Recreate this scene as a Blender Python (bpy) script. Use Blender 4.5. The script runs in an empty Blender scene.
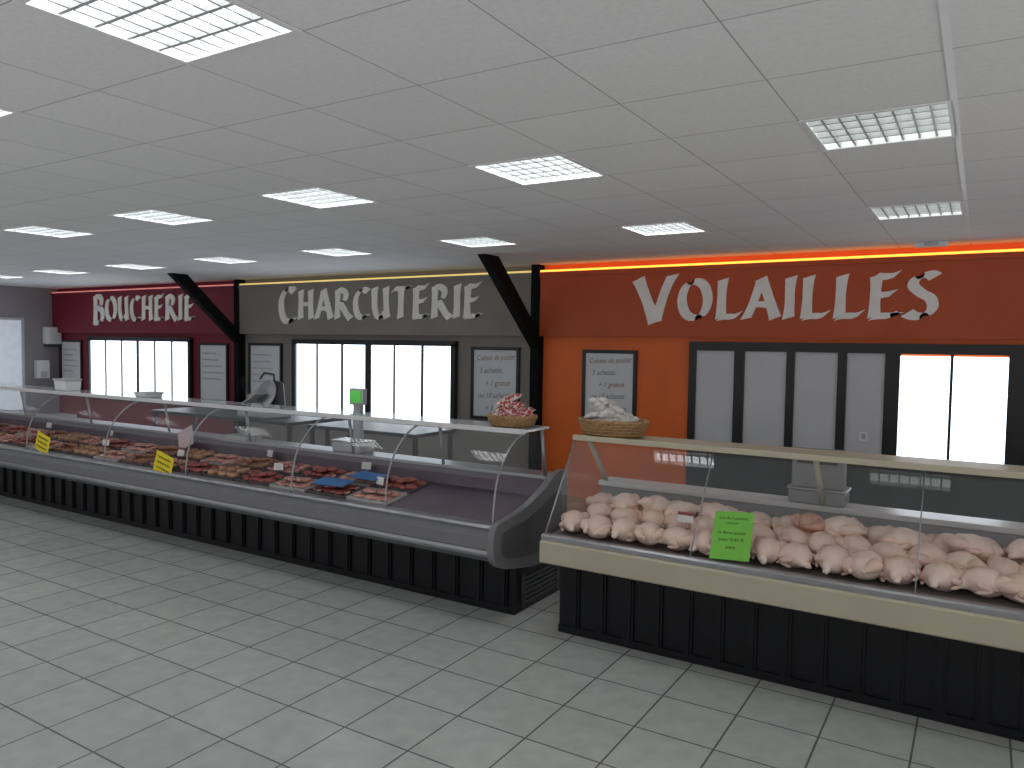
import bpy, bmesh, math, random
from mathutils import Vector, Matrix, Euler
random.seed(7)
S = bpy.context.scene
C = S.collection
PI = math.pi
try:
    S.view_settings.view_transform = 'Standard'
    S.view_settings.look = 'None'
except Exception:
    pass

# ------------------------------------------------------------------ camera
EYE = Vector((0, 0, 1.9)); F = 760.0
Xc = Vector((.8504, -.0393, -.5246)).normalized()
Yc = Vector((.5256, .0358, .8499)); Yc = (Yc - Xc * Yc.dot(Xc)).normalized()
Zc = -(Xc.cross(Yc))
if Zc.y < 0: Zc = -Zc
RIGHT = Vector((Xc.x, Yc.x, Zc.x)); UP = Vector((Xc.y, Yc.y, Zc.y)); FWD = Vector((Xc.z, Yc.z, Zc.z))
cam = bpy.data.objects.new('camera', bpy.data.cameras.new('camera')); C.objects.link(cam)
m = Matrix((RIGHT, UP, -FWD)).transposed().to_4x4(); m.translation = EYE
cam.matrix_world = m
cam.data.sensor_width = 36; cam.data.lens = F / 1024 * 36; cam.data.clip_start = .05
S.camera = cam
def ray(px, py): return RIGHT * ((px - 512) / F) + UP * ((384 - py) / F) + FWD
def at_y(px, py, Y): r = ray(px, py); return EYE + r * (Y / r.y)
def at_x(px, py, X): r = ray(px, py); return EYE + r * (X / r.x)

# ------------------------------------------------------------------ materials
def mat(name, col, rough=.5, metal=0, var=.06, scale=8, bump=0, bscale=60, spec=.5, emit=None, estr=0, coat=0):
    M = bpy.data.materials.new(name); M.use_nodes = True
    nt = M.node_tree; b = nt.nodes['Principled BSDF']
    b.inputs['Roughness'].default_value = rough; b.inputs['Metallic'].default_value = metal
    b.inputs['Specular IOR Level'].default_value = spec
    if coat: b.inputs['Coat Weight'].default_value = coat
    tc = nt.nodes.new('ShaderNodeTexCoord')
    n = nt.nodes.new('ShaderNodeTexNoise'); n.inputs['Scale'].default_value = scale; n.inputs['Detail'].default_value = 4
    nt.links.new(tc.outputs['Object'], n.inputs['Vector'])
    r = nt.nodes.new('ShaderNodeValToRGB')
    lo = [max(0, c * (1 - var)) for c in col]; hi = [min(1, c * (1 + var)) for c in col]
    r.color_ramp.elements[0].position = .3; r.color_ramp.elements[1].position = .7
    r.color_ramp.elements[0].color = (*lo, 1); r.color_ramp.elements[1].color = (*hi, 1)
    nt.links.new(n.outputs['Fac'], r.inputs['Fac']); nt.links.new(r.outputs['Color'], b.inputs['Base Color'])
    if bump:
        n2 = nt.nodes.new('ShaderNodeTexNoise'); n2.inputs['Scale'].default_value = bscale
        nt.links.new(tc.outputs['Object'], n2.inputs['Vector'])
        bp = nt.nodes.new('ShaderNodeBump'); bp.inputs['Strength'].default_value = bump; bp.inputs['Distance'].default_value = .01
        nt.links.new(n2.outputs['Fac'], bp.inputs['Height']); nt.links.new(bp.outputs['Normal'], b.inputs['Normal'])
    if emit:
        b.inputs['Emission Color'].default_value = (*emit, 1); b.inputs['Emission Strength'].default_value = estr
    return M
def two_tone(name, c1, c2, scale=12, rough=.4, lo=.42, hi=.58, bump=.15):
    M = mat(name, c1, rough, scale=scale, bump=bump, bscale=scale * 4)
    r = [n for n in M.node_tree.nodes if n.type == 'VALTORGB'][0]
    r.color_ramp.elements[0].position = lo; r.color_ramp.elements[1].position = hi
    r.color_ramp.elements[0].color = (*c1, 1); r.color_ramp.elements[1].color = (*c2, 1)
    return M
def tile_mat(name, c1, c2, cm, size, mortar, shift, rough, var_scale=3, var=.12, bump=.2, spec=.5):
    M = bpy.data.materials.new(name); M.use_nodes = True
    nt = M.node_tree; b = nt.nodes['Principled BSDF']
    b.inputs['Roughness'].default_value = rough; b.inputs['Specular IOR Level'].default_value = spec
    tc = nt.nodes.new('ShaderNodeTexCoord'); mp = nt.nodes.new('ShaderNodeMapping')
    mp.inputs['Location'].default_value = (shift[0], shift[1], 0)
    nt.links.new(tc.outputs['Object'], mp.inputs['Vector'])
    br = nt.nodes.new('ShaderNodeTexBrick'); br.offset = 0; br.squash = 1
    br.inputs['Scale'].default_value = 1; br.inputs['Brick Width'].default_value = size; br.inputs['Row Height'].default_value = size
    br.inputs['Mortar Size'].default_value = mortar; br.inputs['Mortar Smooth'].default_value = .1
    br.inputs['Color1'].default_value = (*c1, 1); br.inputs['Color2'].default_value = (*c2, 1); br.inputs['Mortar'].default_value = (*cm, 1)
    nt.links.new(mp.outputs['Vector'], br.inputs['Vector'])
    n = nt.nodes.new('ShaderNodeTexNoise'); n.inputs['Scale'].default_value = var_scale; n.inputs['Detail'].default_value = 6
    nt.links.new(tc.outputs['Object'], n.inputs['Vector'])
    rr = nt.nodes.new('ShaderNodeMapRange'); rr.inputs['From Min'].default_value = .3; rr.inputs['From Max'].default_value = .7
    rr.inputs['To Min'].default_value = 1 - var; rr.inputs['To Max'].default_value = 1 + var
    nt.links.new(n.outputs['Fac'], rr.inputs['Value'])
    mx = nt.nodes.new('ShaderNodeMix'); mx.data_type = 'RGBA'; mx.blend_type = 'MULTIPLY'; mx.inputs['Factor'].default_value = 1
    nt.links.new(br.outputs['Color'], mx.inputs['A']); nt.links.new(rr.outputs['Result'], mx.inputs['B'])
    nt.links.new(mx.outputs['Result'], b.inputs['Base Color'])
    bp = nt.nodes.new('ShaderNodeBump'); bp.inputs['Strength'].default_value = bump; bp.inputs['Distance'].default_value = .004; bp.invert = True
    nt.links.new(br.outputs['Fac'], bp.inputs['Height']); nt.links.new(bp.outputs['Normal'], b.inputs['Normal'])
    return M
def glass_alpha(name, alpha=.13):
    M = bpy.data.materials.new(name); M.use_nodes = True
    b = M.node_tree.nodes['Principled BSDF']
    b.inputs['Base Color'].default_value = (.55, .60, .62, 1); b.inputs['Roughness'].default_value = .02
    b.inputs['Alpha'].default_value = alpha; b.inputs['Specular IOR Level'].default_value = 1.0; b.inputs['IOR'].default_value = 2.4
    return M
def emit_mat(name, col, strength):
    return mat(name, col, .6, emit=col, estr=strength, var=.01)

MT = dict(
    floor=tile_mat('floor tiles', (.475, .49, .465), (.515, .53, .505), (.15, .155, .15), .4, .0052, (.61, .1), .24, 9, .08, .3, .6),
    ceiling=tile_mat('ceiling tiles', (.79, .79, .79), (.82, .82, .82), (.40, .40, .40), .6, .003, (.138, 0), .9, 40, .04, .3, .2),
    redwall=mat('crimson paint', (.195, .006, .026), .55, var=.08, scale=2),
    taupe=mat('taupe paint', (.245, .22, .20), .55, var=.06, scale=2),
    orange=mat('orange paint', (.82, .155, .020), .5, var=.06, scale=2),
    orange2=mat('deep orange paint', (.50, .075, .012), .5, var=.06, scale=2),
    greywall=mat('grey wall paint', (.30, .28, .30), .7, var=.05, scale=2),
    white=mat('white paint', (.8, .8, .8), .45, var=.03),
    letter=mat('cream white lettering', (.90, .88, .85), .5, var=.04),
    black=mat('matt black steel', (.007, .007, .008), .75, var=.2, spec=.12),
    basepanel=mat('blue black base panel', (.006, .0065, .009), .42, var=.25, scale=3, spec=.3),
    frame=mat('black frame', (.012, .012, .014), .4, var=.2),
    alu=mat('brushed aluminium', (.40, .40, .42), .36, .75, var=.08, scale=4),
    steel=mat('stainless steel', (.40, .40, .42), .3, .85, var=.08, scale=5),
    darksteel=mat('dark steel', (.09, .09, .10), .4, .6, var=.08, scale=5),
    tub=mat('purple grey tub', (.15, .12, .15), .25, .2, var=.1, scale=4),
    endgrey=mat('grey plastic end', (.21, .205, .215), .4, var=.06),
    enddark=mat('dark plastic inset', (.11, .105, .115), .45, var=.08),
    bumper=mat('grey bumper', (.17, .168, .178), .4, var=.06),
    chickdeck=mat('grey steel deck', (.20, .19, .19), .35, .3, var=.08),
    beige=mat('beige lacquer', (.50, .45, .33), .35, var=.04, scale=3),
    shelf=mat('pale shelf', (.66, .69, .72), .18, var=.04, coat=.6),
    rim=mat('white rim', (.70, .69, .70), .3, var=.03),
    glass=glass_alpha('clear glass'),
    pane=emit_mat('daylit frosted pane', (.84, .92, 1.0), 2.8),
    greypane=mat('pale opaque panel', (.62, .63, .66), .4, var=.04, scale=2),
    board=mat('pale writing board', (.68, .71, .73), .4, var=.04, scale=4),
    ink=mat('dark ink', (.03, .03, .035), .6), boardink=mat('grey marker ink', (.12, .12, .15), .6), redink=mat('red ink', (.32, .08, .09), .6),
    lampA=emit_mat('lit lamp panel', (.95, .98, 1.0), 6.0),
    lampB=emit_mat('dim lamp panel', (.95, 1.0, .98), 2.1),
    louver=mat('louver aluminium', (.42, .43, .43), .4, var=.02),
    ledO=emit_mat('orange strip light', (1.0, .36, .045), 2.6), ledY=emit_mat('yellow strip light', (.9, .66, .22), .7), ledR=emit_mat('pink strip light', (.9, .30, .28), .45),
    lime=mat('lime paper', (.20, .57, .07), .7, var=.03), yellow=mat('yellow paper', (.90, .72, .02), .7, var=.04),
    paper=mat('white paper', (.80, .80, .78), .7, var=.03), pinkpaper=mat('pale pink paper', (.78, .62, .64), .7, var=.03),
    blue=mat('blue plastic', (.03, .18, .48), .35, var=.06),
    tray=mat('white plastic tray', (.58, .58, .58), .35, var=.04), dtray=mat('dark tray', (.12, .11, .11), .4, var=.1),
    skin=two_tone('chicken skin', (.78, .54, .46), (.86, .70, .60), 10, .4, .28, .72, bump=.15),
    skinleg=two_tone('chicken leg skin', (.76, .51, .42), (.84, .66, .55), 12, .4, .28, .72, bump=.15),
    duck=two_tone('ruddy skin', (.50, .21, .13), (.66, .36, .24), 14, .4, .25, .75),
    redmeat=two_tone('red meat', (.19, .03, .028), (.34, .085, .07), 26, .33),
    pinkmeat=two_tone('pink meat', (.44, .15, .12), (.60, .32, .26), 26, .35),
    brown=two_tone('brown sausage', (.20, .075, .045), (.34, .15, .085), 26, .4),
    tan=two_tone('tan pate', (.34, .18, .10), (.50, .30, .18), 24, .5),
    fat=mat('white fat', (.72, .57, .48), .45, var=.06),
    wicker=mat('wicker', (.42, .25, .11), .65, var=.4, scale=70, bump=.9, bscale=110),
    saucw=two_tone('floury sausage', (.54, .50, .46), (.76, .73, .70), 30, .7),
    saucr=two_tone('red and white netted sausage', (.42, .06, .06), (.80, .72, .68), 38, .6, .46, .54),
    green=emit_mat('green screen', (.12, .62, .10), .25), darkgrey=mat('dark grey plastic', (.05, .05, .055), .4, var=.1),
    lightgrey=mat('light grey plastic', (.5, .51, .53), .4, var=.04), midgrey=mat('mid grey plastic', (.24, .245, .25), .4, var=.04),
)

# ------------------------------------------------------------------ mesh helpers
def wloc(o):
    v = Vector((0, 0, 0))
    while o: v += o.location; o = o.parent
    return v
class MB:
    def __init__(s): s.v = []; s.f = []; s.sm = []
    def add(s, v, f, smooth=False):
        k = len(s.v); s.v += [Vector(p) for p in v]; s.f += [[i + k for i in q] for q in f]; s.sm += [smooth] * len(f); return s
    def box(s, x0, x1, y0, y1, z0, z1):
        return s.add([(x0, y0, z0), (x1, y0, z0), (x1, y1, z0), (x0, y1, z0), (x0, y0, z1), (x1, y0, z1), (x1, y1, z1), (x0, y1, z1)],
                     [(0, 3, 2, 1), (4, 5, 6, 7), (0, 1, 5, 4), (1, 2, 6, 5), (2, 3, 7, 6), (3, 0, 4, 7)])
    def prism_x(s, prof, x0, x1, smooth=False):
        n = len(prof)
        v = [(x0, y, z) for y, z in prof] + [(x1, y, z) for y, z in prof]
        s.add(v, [tuple(range(n)), tuple(range(2 * n - 1, n - 1, -1))])
        k = len(s.v) - 2 * n
        for i in range(n):
            j = (i + 1) % n; s.f.append([k + i, k + n + i, k + n + j, k + j]); s.sm.append(smooth)
        return s
    def sheet_x(s, prof, x0, x1, smooth=True):
        n = len(prof)
        return s.add([(x0, y, z) for y, z in prof] + [(x1, y, z) for y, z in prof], [(i, i + 1, n + i + 1, n + i) for i in range(n - 1)], smooth)
    def tube(s, pts, radii, n=10, sx=1, sz=1, smooth=True):
        pts = [Vector(p) for p in pts]
        if not isinstance(radii, (list, tuple)): radii = [radii] * len(pts)
        rings = []; prev = None
        for i, p in enumerate(pts):
            d = (pts[min(i + 1, len(pts) - 1)] - pts[max(i - 1, 0)]).normalized()
            a = prev if prev else (Vector((0, 0, 1)) if abs(d.z) < .9 else Vector((1, 0, 0)))
            a = (a - d * a.dot(d)).normalized(); prev = a; b = d.cross(a)
            rings.append([p + (a * math.cos(t) * sz + b * math.sin(t) * sx) * radii[i] for t in [2 * PI * k / n for k in range(n)]])
        v = [q for r in rings for q in r]; f = []
        for i in range(len(pts) - 1):
            for k in range(n):
                f.append((i * n + k, i * n + (k + 1) % n, (i + 1) * n + (k + 1) % n, (i + 1) * n + k))
        f.append(tuple(range(n))[::-1]); f.append(tuple((len(pts) - 1) * n + k for k in range(n)))
        return s.add(v, f, smooth)
    def lathe(s, prof, c=(0, 0, 0), n=24, sx=1, sy=1):
        v = []; f = []
        for r, z in prof:
            for k in range(n):
                t = 2 * PI * k / n; v.append((c[0] + r * sx * math.cos(t), c[1] + r * sy * math.sin(t), c[2] + z))
        for i in range(len(prof) - 1):
            for k in range(n):
                f.append((i * n + k, i * n + (k + 1) % n, (i + 1) * n + (k + 1) % n, (i + 1) * n + k))
        f.append(tuple(range(n))[::-1]); f.append(tuple((len(prof) - 1) * n + k for k in range(n)))
        return s.add(v, f, True)
    def lump(s, rx, ry, rz, seed, n=14, m_=9, amp=.16, flat=True):
        rnd = random.Random(seed); ph = [rnd.uniform(0, 6) for _ in range(6)]
        v = []; f = []
        for i in range(m_ + 1):
            th = PI * i / m_
            for k in range(n):
                a = 2 * PI * k / n
                q = 1 + amp * (math.sin(2 * a + ph[0]) + .7 * math.sin(3 * a + ph[1])) * math.sin(th) + .5 * amp * math.sin(3 * th + ph[2] + a)* math.sin(th)
                z = math.cos(th) * rz
                v.append((rx * q * math.sin(th) * math.cos(a), ry * q * math.sin(th) * math.sin(a), rz * .9 + (max(z, -rz * .9) if flat else z)))
        for i in range(m_):
            for k in range(n): f.append((i * n + k, (i + 1) * n + k, (i + 1) * n + (k + 1) % n, i * n + (k + 1) % n))
        return s.add(v, f, True)
    def move(s, M):
        s.v = [M @ p for p in s.v]; return s
    def build(s, name, m, parent=None, bevel=0, origin=None):
        if parent is not None: o0 = wloc(parent); loc = Vector((0, 0, 0))
        elif origin is not None: o0 = Vector(origin); loc = o0
        else:
            xs = [p.x for p in s.v]; ys = [p.y for p in s.v]; zs = [p.z for p in s.v]
            o0 = Vector(((min(xs) + max(xs)) / 2, (min(ys) + max(ys)) / 2, min(zs))); loc = o0
        me = bpy.data.meshes.new(name); me.from_pydata([tuple(p - o0) for p in s.v], [], s.f)
        me.polygons.foreach_set('use_smooth', s.sm)
        bm = bmesh.new(); bm.from_mesh(me); bmesh.ops.recalc_face_normals(bm, faces=bm.faces); bm.to_mesh(me); bm.free()
        me.materials.append(m); o = bpy.data.objects.new(name, me); C.objects.link(o)
        o.parent = parent; o.location = loc
        if bevel:
            b = o.modifiers.new('bevel', 'BEVEL'); b.width = bevel; b.segments = 2; b.limit_method = 'ANGLE'
        return o
def tag(o, label, cat, group=None):
    o['label'] = label; o['category'] = cat
    if group: o['group'] = group
    return o
def thing(name, label, cat, loc=(0, 0, 0), group=None):
    o = bpy.data.objects.new(name, None); C.objects.link(o); o.location = loc; o.empty_display_size = .1
    return tag(o, label, cat, group)
def struct(o): o['kind'] = 'structure'; return o
def sthing(name, loc=(0, 0, 0)):
    o = bpy.data.objects.new(name, None); C.objects.link(o); o.location = loc; o['kind'] = 'structure'; return o
def dup(root, loc, rot=(0, 0, 0), label=None, group=None, scale=1):
    r = root.copy(); C.objects.link(r); r.location = loc; r.rotation_euler = rot
    r.scale = scale if isinstance(scale, tuple) else (scale,) * 3
    if label: r['label'] = label
    if group: r['group'] = group
    for ch in list(root.children):
        c = ch.copy(); C.objects.link(c); c.parent = r
        for g in list(ch.children):
            d = g.copy(); C.objects.link(d); d.parent = c
    return r
def kill(root):
    for ch in list(root.children):
        for g in list(ch.children): bpy.data.objects.remove(g)
        bpy.data.objects.remove(ch)
    bpy.data.objects.remove(root)
def text_mb(mb, s, size, o, ux, uy, align='LEFT', shear=.15):
    cu = bpy.data.curves.new('t', 'FONT'); cu.body = s; cu.size = size; cu.align_x = align; cu.shear = shear; cu.resolution_u = 3
    ob = bpy.data.objects.new('t', cu); C.objects.link(ob); bpy.context.view_layer.update()
    dg = bpy.context.evaluated_depsgraph_get(); e = ob.evaluated_get(dg); me = e.to_mesh()
    o = Vector(o); ux = Vector(ux).normalized(); uy = Vector(uy).normalized()
    mb.add([o + ux * v.co.x + uy * v.co.y for v in me.vertices], [tuple(p.vertices) for p in me.polygons])
    e.to_mesh_clear(); bpy.data.objects.remove(ob); bpy.data.curves.remove(cu)
def cr(pts, n=7, closed=False):
    out = []; N = len(pts); g = (lambda i: Vector(pts[i % N])) if closed else (lambda i: Vector(pts[max(0, min(N - 1, i))]))
    for i in range(N if closed else N - 1):
        a, b, c, d = g(i - 1), g(i), g(i + 1), g(i + 2)
        for k in range(n):
            t = k / n
            out.append(.5 * ((2 * b) + (c - a) * t + (2 * a - 5 * b + 4 * c - d) * t * t + (3 * b - a - 3 * c + d) * t ** 3))
    out.append(g(N) if closed else g(N - 1)); return out

# ------------------------------------------------------------------ the room
CEIL = 2.92; WY = 8.5; XL = -16.338; XR = 2.862; YB = -1.2
XA, XB, XD = -16.338, -10.57, -4.84
struct(MB().box(XL - .2, XR + .2, YB, WY + .2, -.1, 0).build('floor', MT['floor'], origin=(0, 0, 0)))
rows = {1.5: [-.438 - 1.8 * k for k in range(9)] + [1.362], 3.9: [-.438 - 1.8 * k for k in range(9)] + [1.362], 6.3: [-.445 - 1.93 * k for k in range(9)] + [1.48]}
cb = MB()
ny = [YB + .6 * k for k in range(17)] + [WY]
nx = [XL + .6 * k for k in range(33)]
for j in range(len(ny) - 1):
    cy = (ny[j] + ny[j + 1]) / 2; lx = next((rows[r] for r in rows if abs(r - cy) < .1), [])
    bx = sorted(set([round(v, 4) for v in nx] + [round(v + s * .3, 4) for v in lx for s in (-1, 1)]))
    for i in range(len(bx) - 1):
        cx = (bx[i] + bx[i + 1]) / 2
        if any(abs(cx - a) < .2999 for a in lx) or bx[i + 1] - bx[i] < 1e-3: continue
        cb.add([(bx[i], ny[j], CEIL), (bx[i + 1], ny[j], CEIL), (bx[i + 1], ny[j + 1], CEIL), (bx[i], ny[j + 1], CEIL)], [(0, 1, 2, 3)])
struct(cb.build('ceiling', MT['ceiling'], origin=(0, 0, CEIL)))
struct(MB().box(XL - .2, XL, YB, WY + .2, 0, CEIL + .12).build('wall_left', MT['greywall']))
struct(MB().box(XR, XR + .2, 5.6, WY + .2, 0, CEIL + .12).build('wall_right', MT['greywall']))
struct(MB().box(XA, XB, WY, WY + .2, 0, CEIL + .12).build('wall_back', MT['redwall']))
struct(MB().box(XB, XD, WY, WY + .2, 0, CEIL + .12).build('wall_back', MT['taupe']))
struct(MB().box(XD, XR, WY, WY + .2, 0, CEIL + .12).build('wall_back', MT['orange']))
struct(MB().box(-.150, -.126, YB, 8.3, CEIL - .006, CEIL - .0005).build('trim_1', MT['white']))

# ceiling lights
def light_proto(lamp, lab):
    t = thing('ceiling_light', lab, 'ceiling light', (0, 0, 0), 'louvered ceiling lights')
    MB().box(-.299, .299, -.299, .299, .095, .1).box(-.299, -.289, -.299, .299, 0, .095).box(.289, .299, -.299, .299, 0, .095) \
        .box(-.289, .289, -.299, -.289, 0, .095).box(-.289, .289, .289, .299, 0, .095).build('housing', MT['white'], t)
    MB().box(-.3, .3, -.3, -.275, -.006, -.001).box(-.3, .3, .275, .3, -.006, -.001).box(-.3, -.275, -.275, .275, -.006, -.001).box(.275, .3, -.275, .275, -.006, -.001).build('frame', MT['white'], t)
    MB().box(-.285, .285, -.285, .285, .075, .08).build('lamp_panel', lamp, t)
    l = MB()
    for k in range(1, 5): l.box(-.285, .285, -.285 + .114 * k - .007, -.285 + .114 * k + .007, .002, .032)
    for k in range(1, 8): l.box(-.285 + .07125 * k - .0045, -.285 + .07125 * k + .0045, -.285, .285, .003, .03)
    l.build('louver', MT['louver'], t)
    return t
LG = 'lit louvered ceiling lights in rows'
pA = light_proto(MT['lampA'], 'lit square louvered light set in the tiled ceiling'); pB = light_proto(MT['lampB'], 'dim')
for y in rows:
    for x in rows[y]:
        if abs(x + .438) < .02 and y == 3.9: dup(pB, (x, y, CEIL), label='large dim louvered ceiling light, nearest the top right corner of the photo', group='dim ceiling lights')
        elif abs(x + .438) < .02 and y == 6.3: dup(pB, (x, y, CEIL), label='dim louvered ceiling light just above the orange sign, beside the white ceiling strip', group='dim ceiling lights')
        elif abs(x + 2.238) < .01 and y == 1.5: dup(pA, (x, y, CEIL), label='largest glaring ceiling light, cut by the top edge near the left', group=LG)
        elif abs(x + 2.238) < .01 and y == 3.9: dup(pA, (x, y, CEIL), label='lit ceiling light at the middle of the ceiling, its louver cells visible', group=LG)
        else: dup(pA, (x, y, CEIL), label='lit square louvered light set in the tiled ceiling among the smaller rows', group=LG)
kill(pA); kill(pB)
p = at_y(931, 250, 8.1)
e = thing('emergency_light', 'small white emergency light under the ceiling above the orange sign', 'emergency light', (p.x, 8.15, CEIL - .05))
MB().box(p.x - .14, p.x + .14, 8.1, 8.2, CEIL - .045, CEIL).build('housing', MT['white'], e, .008)
MB().box(p.x - .06, p.x + .06, 8.085, 8.1, CEIL - .04, CEIL - .01).build('lens', MT['lightgrey'], e, .004)

# ------------------------------------------------------------------ signs
GL = {
 'V': (.68, [[(.0, 1.0), (.1, .72), (.22, .38), (.34, .0)], [(.35, .0), (.45, .4), (.56, .78), (.68, 1.06)]], []),
 'O': (.68, [], [[(.34, 1.0), (.13, .87), (.04, .5), (.13, .13), (.34, 0), (.55, .13), (.64, .5), (.55, .87)]]),
 'L': (.46, [[(.11, 1.03), (.09, .7), (.08, .35), (.07, .0)], [(.05, .0), (.2, .03), (.34, .03), (.48, .09)]], []),
 'A': (.62, [[(-.02, -.03), (.1, .3), (.2, .65), (.3, 1.0)], [(.28, 1.02), (.4, .7), (.5, .35), (.6, -.02)], [(.1, .32), (.3, .35), (.5, .33)]], []),
 'I': (.16, [[(.10, 1.03), (.08, .7), (.08, .35), (.06, -.02)]], []),
 'E': (.48, [[(.10, 1.0), (.08, .5), (.07, .0)], [(.06, .97), (.2, .97), (.34, .97), (.48, 1.03)], [(.08, .51), (.25, .53), (.41, .57)], [(.05, .0), (.2, .02), (.36, .03), (.5, .10)]], []),
 'S': (.48, [[(.46, .92), (.36, .99), (.16, .93), (.08, .75), (.22, .56), (.39, .42), (.43, .2), (.3, .02), (.12, .01), (-.01, .09)]], []),
 'B': (.52, [[(.10, 1.02), (.08, .5), (.07, -.02)], [(.03, .95), (.22, 1.0), (.42, .88), (.37, .64), (.12, .53)], [(.12, .53), (.41, .48), (.48, .22), (.33, .0), (.05, .0)]], []),
 'U': (.6, [[(.07, 1.03), (.06, .7), (.07, .35), (.16, .07), (.32, .02), (.5, .25)], [(.51, 1.03), (.51, .5), (.54, -.02)]], []),
 'C': (.55, [[(.53, .90), (.4, .98), (.22, .94), (.07, .7), (.05, .4), (.14, .1), (.32, .0), (.55, .12)]], []),
 'H': (.6, [[(.10, 1.03), (.08, .5), (.06, -.02)], [(.53, 1.03), (.52, .5), (.54, -.02)], [(.08, .51), (.3, .52), (.52, .54)]], []),
 'R': (.58, [[(.10, 1.02), (.08, .5), (.07, -.02)], [(.03, .95), (.22, 1.0), (.42, .86), (.36, .62), (.12, .5)], [(.2, .52), (.36, .28), (.48, .1), (.62, -.03)]], []),
 'T': (.56, [[(-.02, .92), (.12, .97), (.3, .97), (.46, .98), (.6, 1.05)], [(.29, .97), (.28, .5), (.26, -.02)]], []),
}
NIB = math.radians(24)
def ribbon(mb, pts, h, yf, th, closed=False):     # stroke of a broad-edged brush held at a fixed angle
    n = len(pts); vs = []; A = h * .094; nb = Vector((math.cos(NIB), math.sin(NIB))) * A
    for i, p in enumerate(pts):
        a = pts[i - 1] if i > 0 else (pts[-2] if closed else p); b = pts[i + 1] if i < n - 1 else (pts[1] if closed else p)
        d = (b - a).normalized(); nn = Vector((-d.y, d.x))
        if nn.dot(nb) < 0: nn = -nn
        tt = i / (n - 1); fl = 1 if closed else .84 + .42 * abs(2 * tt - 1) ** 2
        o = nb * fl + nn * h * .046
        vs += [(p.x + o.x, yf, p.y + o.y), (p.x - o.x, yf, p.y - o.y), (p.x + o.x, yf + th, p.y + o.y), (p.x - o.x, yf + th, p.y - o.y)]
    f = []
    for i in range(n - 1):
        a, b = 4 * i, 4 * i + 4
        f += [(a, a + 1, b + 1, b), (a + 2, b + 2, b + 3, a + 3), (a, b, b + 2, a + 2), (a + 1, a + 3, b + 3, b + 1)]
    if not closed: f += [(0, 2, 3, 1), (4 * n - 4, 4 * n - 3, 4 * n - 1, 4 * n - 2)]
    mb.add(vs, f)
FZ0, FZ1 = 2.02, 2.82
def sign(text, x0, x1, zb, h, panel, px0, px1, led, label):
    t = thing('shop_sign', label, 'sign', ((px0 + px1) / 2, 8.45, FZ0))
    MB().box(px0, px1, 8.38, 8.42, FZ0, FZ1).box(px0, px1, 8.42, WY, FZ0, FZ0 + .03).build('fascia', panel, t)
    MB().box(px0, px1, 8.365, 8.38, FZ1 - .05, FZ1 + .002).build('top_moulding', panel, t)
    MB().box(px0, px1, 8.385, 8.41, FZ1, FZ1 + .028).build('strip_light', led, t)
    MB().box(px0, px1, 8.42, WY, FZ1 - .08, FZ1 - .06).build('light_ledge', panel, t)
    gap = .19; SC = 1.24; W = [GL[c][0] * (SC if i == 0 else 1) for i, c in enumerate(text)]
    k = (x1 - x0) / (sum(W) + gap * (len(text) - 1)); x = x0
    for i, c in enumerate(text):
        sc = SC if i == 0 else 1; hh = h * sc; z0 = zb - (hh - h) * .5
        mb = MB()
        for j, st in enumerate(GL[c][1]):
            ribbon(mb, cr([(x + a * k * sc, z0 + b * hh) for a, b in st]), hh, 8.366 - .0006 * j, .0145)
        for st in GL[c][2]:
            ribbon(mb, cr([(x + a * k * sc, z0 + b * hh) for a, b in st], 6, True), hh, 8.366, .0145, True)
        mb.build('letter', MT['letter'], t)['label'] = 'white letter ' + c
        x += (W[i] + gap) * k
sign('VOLAILLES', -3.45, -.40, 2.235, .41, MT['orange2'], XD + .06, 1.0, MT['ledO'], 'orange sign reading VOLAILLES in white brush lettering')
sign('CHARCUTERIE', -9.52, -5.69, 2.27, .42, MT['taupe'], XB + .06, XD - .06, MT['ledY'], 'taupe sign reading CHARCUTERIE in white brush lettering')
sign('BOUCHERIE', -14.78, -11.70, 2.27, .42, MT['redwall'], XA, XB - .06, MT['ledR'], 'dark red sign reading BOUCHERIE in white brush lettering')
for X, lab in ((XD, 'black steel post with slanted brace between the taupe and orange signs'), (XB, 'black steel post with slanted brace between the red and taupe signs')):
    t = thing('steel_post', lab, 'post', (X, 8.4, 0))
    MB().box(X - .058, X + .058, 8.36, WY, 0, CEIL).build('post', MT['black'], t)
    MB().prism_x([(8.36, 1.86), (8.36, 2.08), (7.42, CEIL), (7.14, CEIL)], X - .055, X + .055).build('brace', MT['black'], t)

# ------------------------------------------------------------------ windows, door
def window(name, xs, z0, z1, x0, x1):
    t = sthing(name, ((x0 + x1) / 2, WY, z0))
    MB().box(x0 + .02, x1 - .02, WY - .03, WY, z0 + .02, z1 - .02).build('window_pane', MT['pane'], t)
    fr = MB().box(x0 - .045, x1 + .045, WY - .07, WY, z1 - .03, z1 + .045).box(x0 - .045, x1 + .045, WY - .07, WY, z0 - .06, z0 + .03) \
        .box(x0 - .045, x0 + .03, WY - .07, WY, z0, z1).box(x1 - .03, x1 + .045, WY - .07, WY, z0, z1)
    for x, w in xs: fr.box(x - w, x + w, WY - .05, WY, z0, z1)
    fr.build('window_frame', MT['frame'], t)
X_ = lambda px, py=380: at_y(px, py, WY).x
window('window_1', [(X_(108), .014), (X_(124), .014), (X_(140), .03), (X_(157), .014), (X_(174), .014)], .79, 1.9, X_(92), X_(192))
window('window_2', [(X_(319), .013), (X_(344), .018), (X_(370), .055), (X_(396), .013), (X_(424), .018)], .79, 1.9, X_(297), X_(455))
d = sthing('door_1', (X_(850), WY, 0))
dx0, dx1 = X_(690), X_(1060)
fr = MB().box(dx0, dx1, WY - .06, WY, 1.87, 1.97).box(dx0, dx1, WY - .06, WY, 0, .74)
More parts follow.
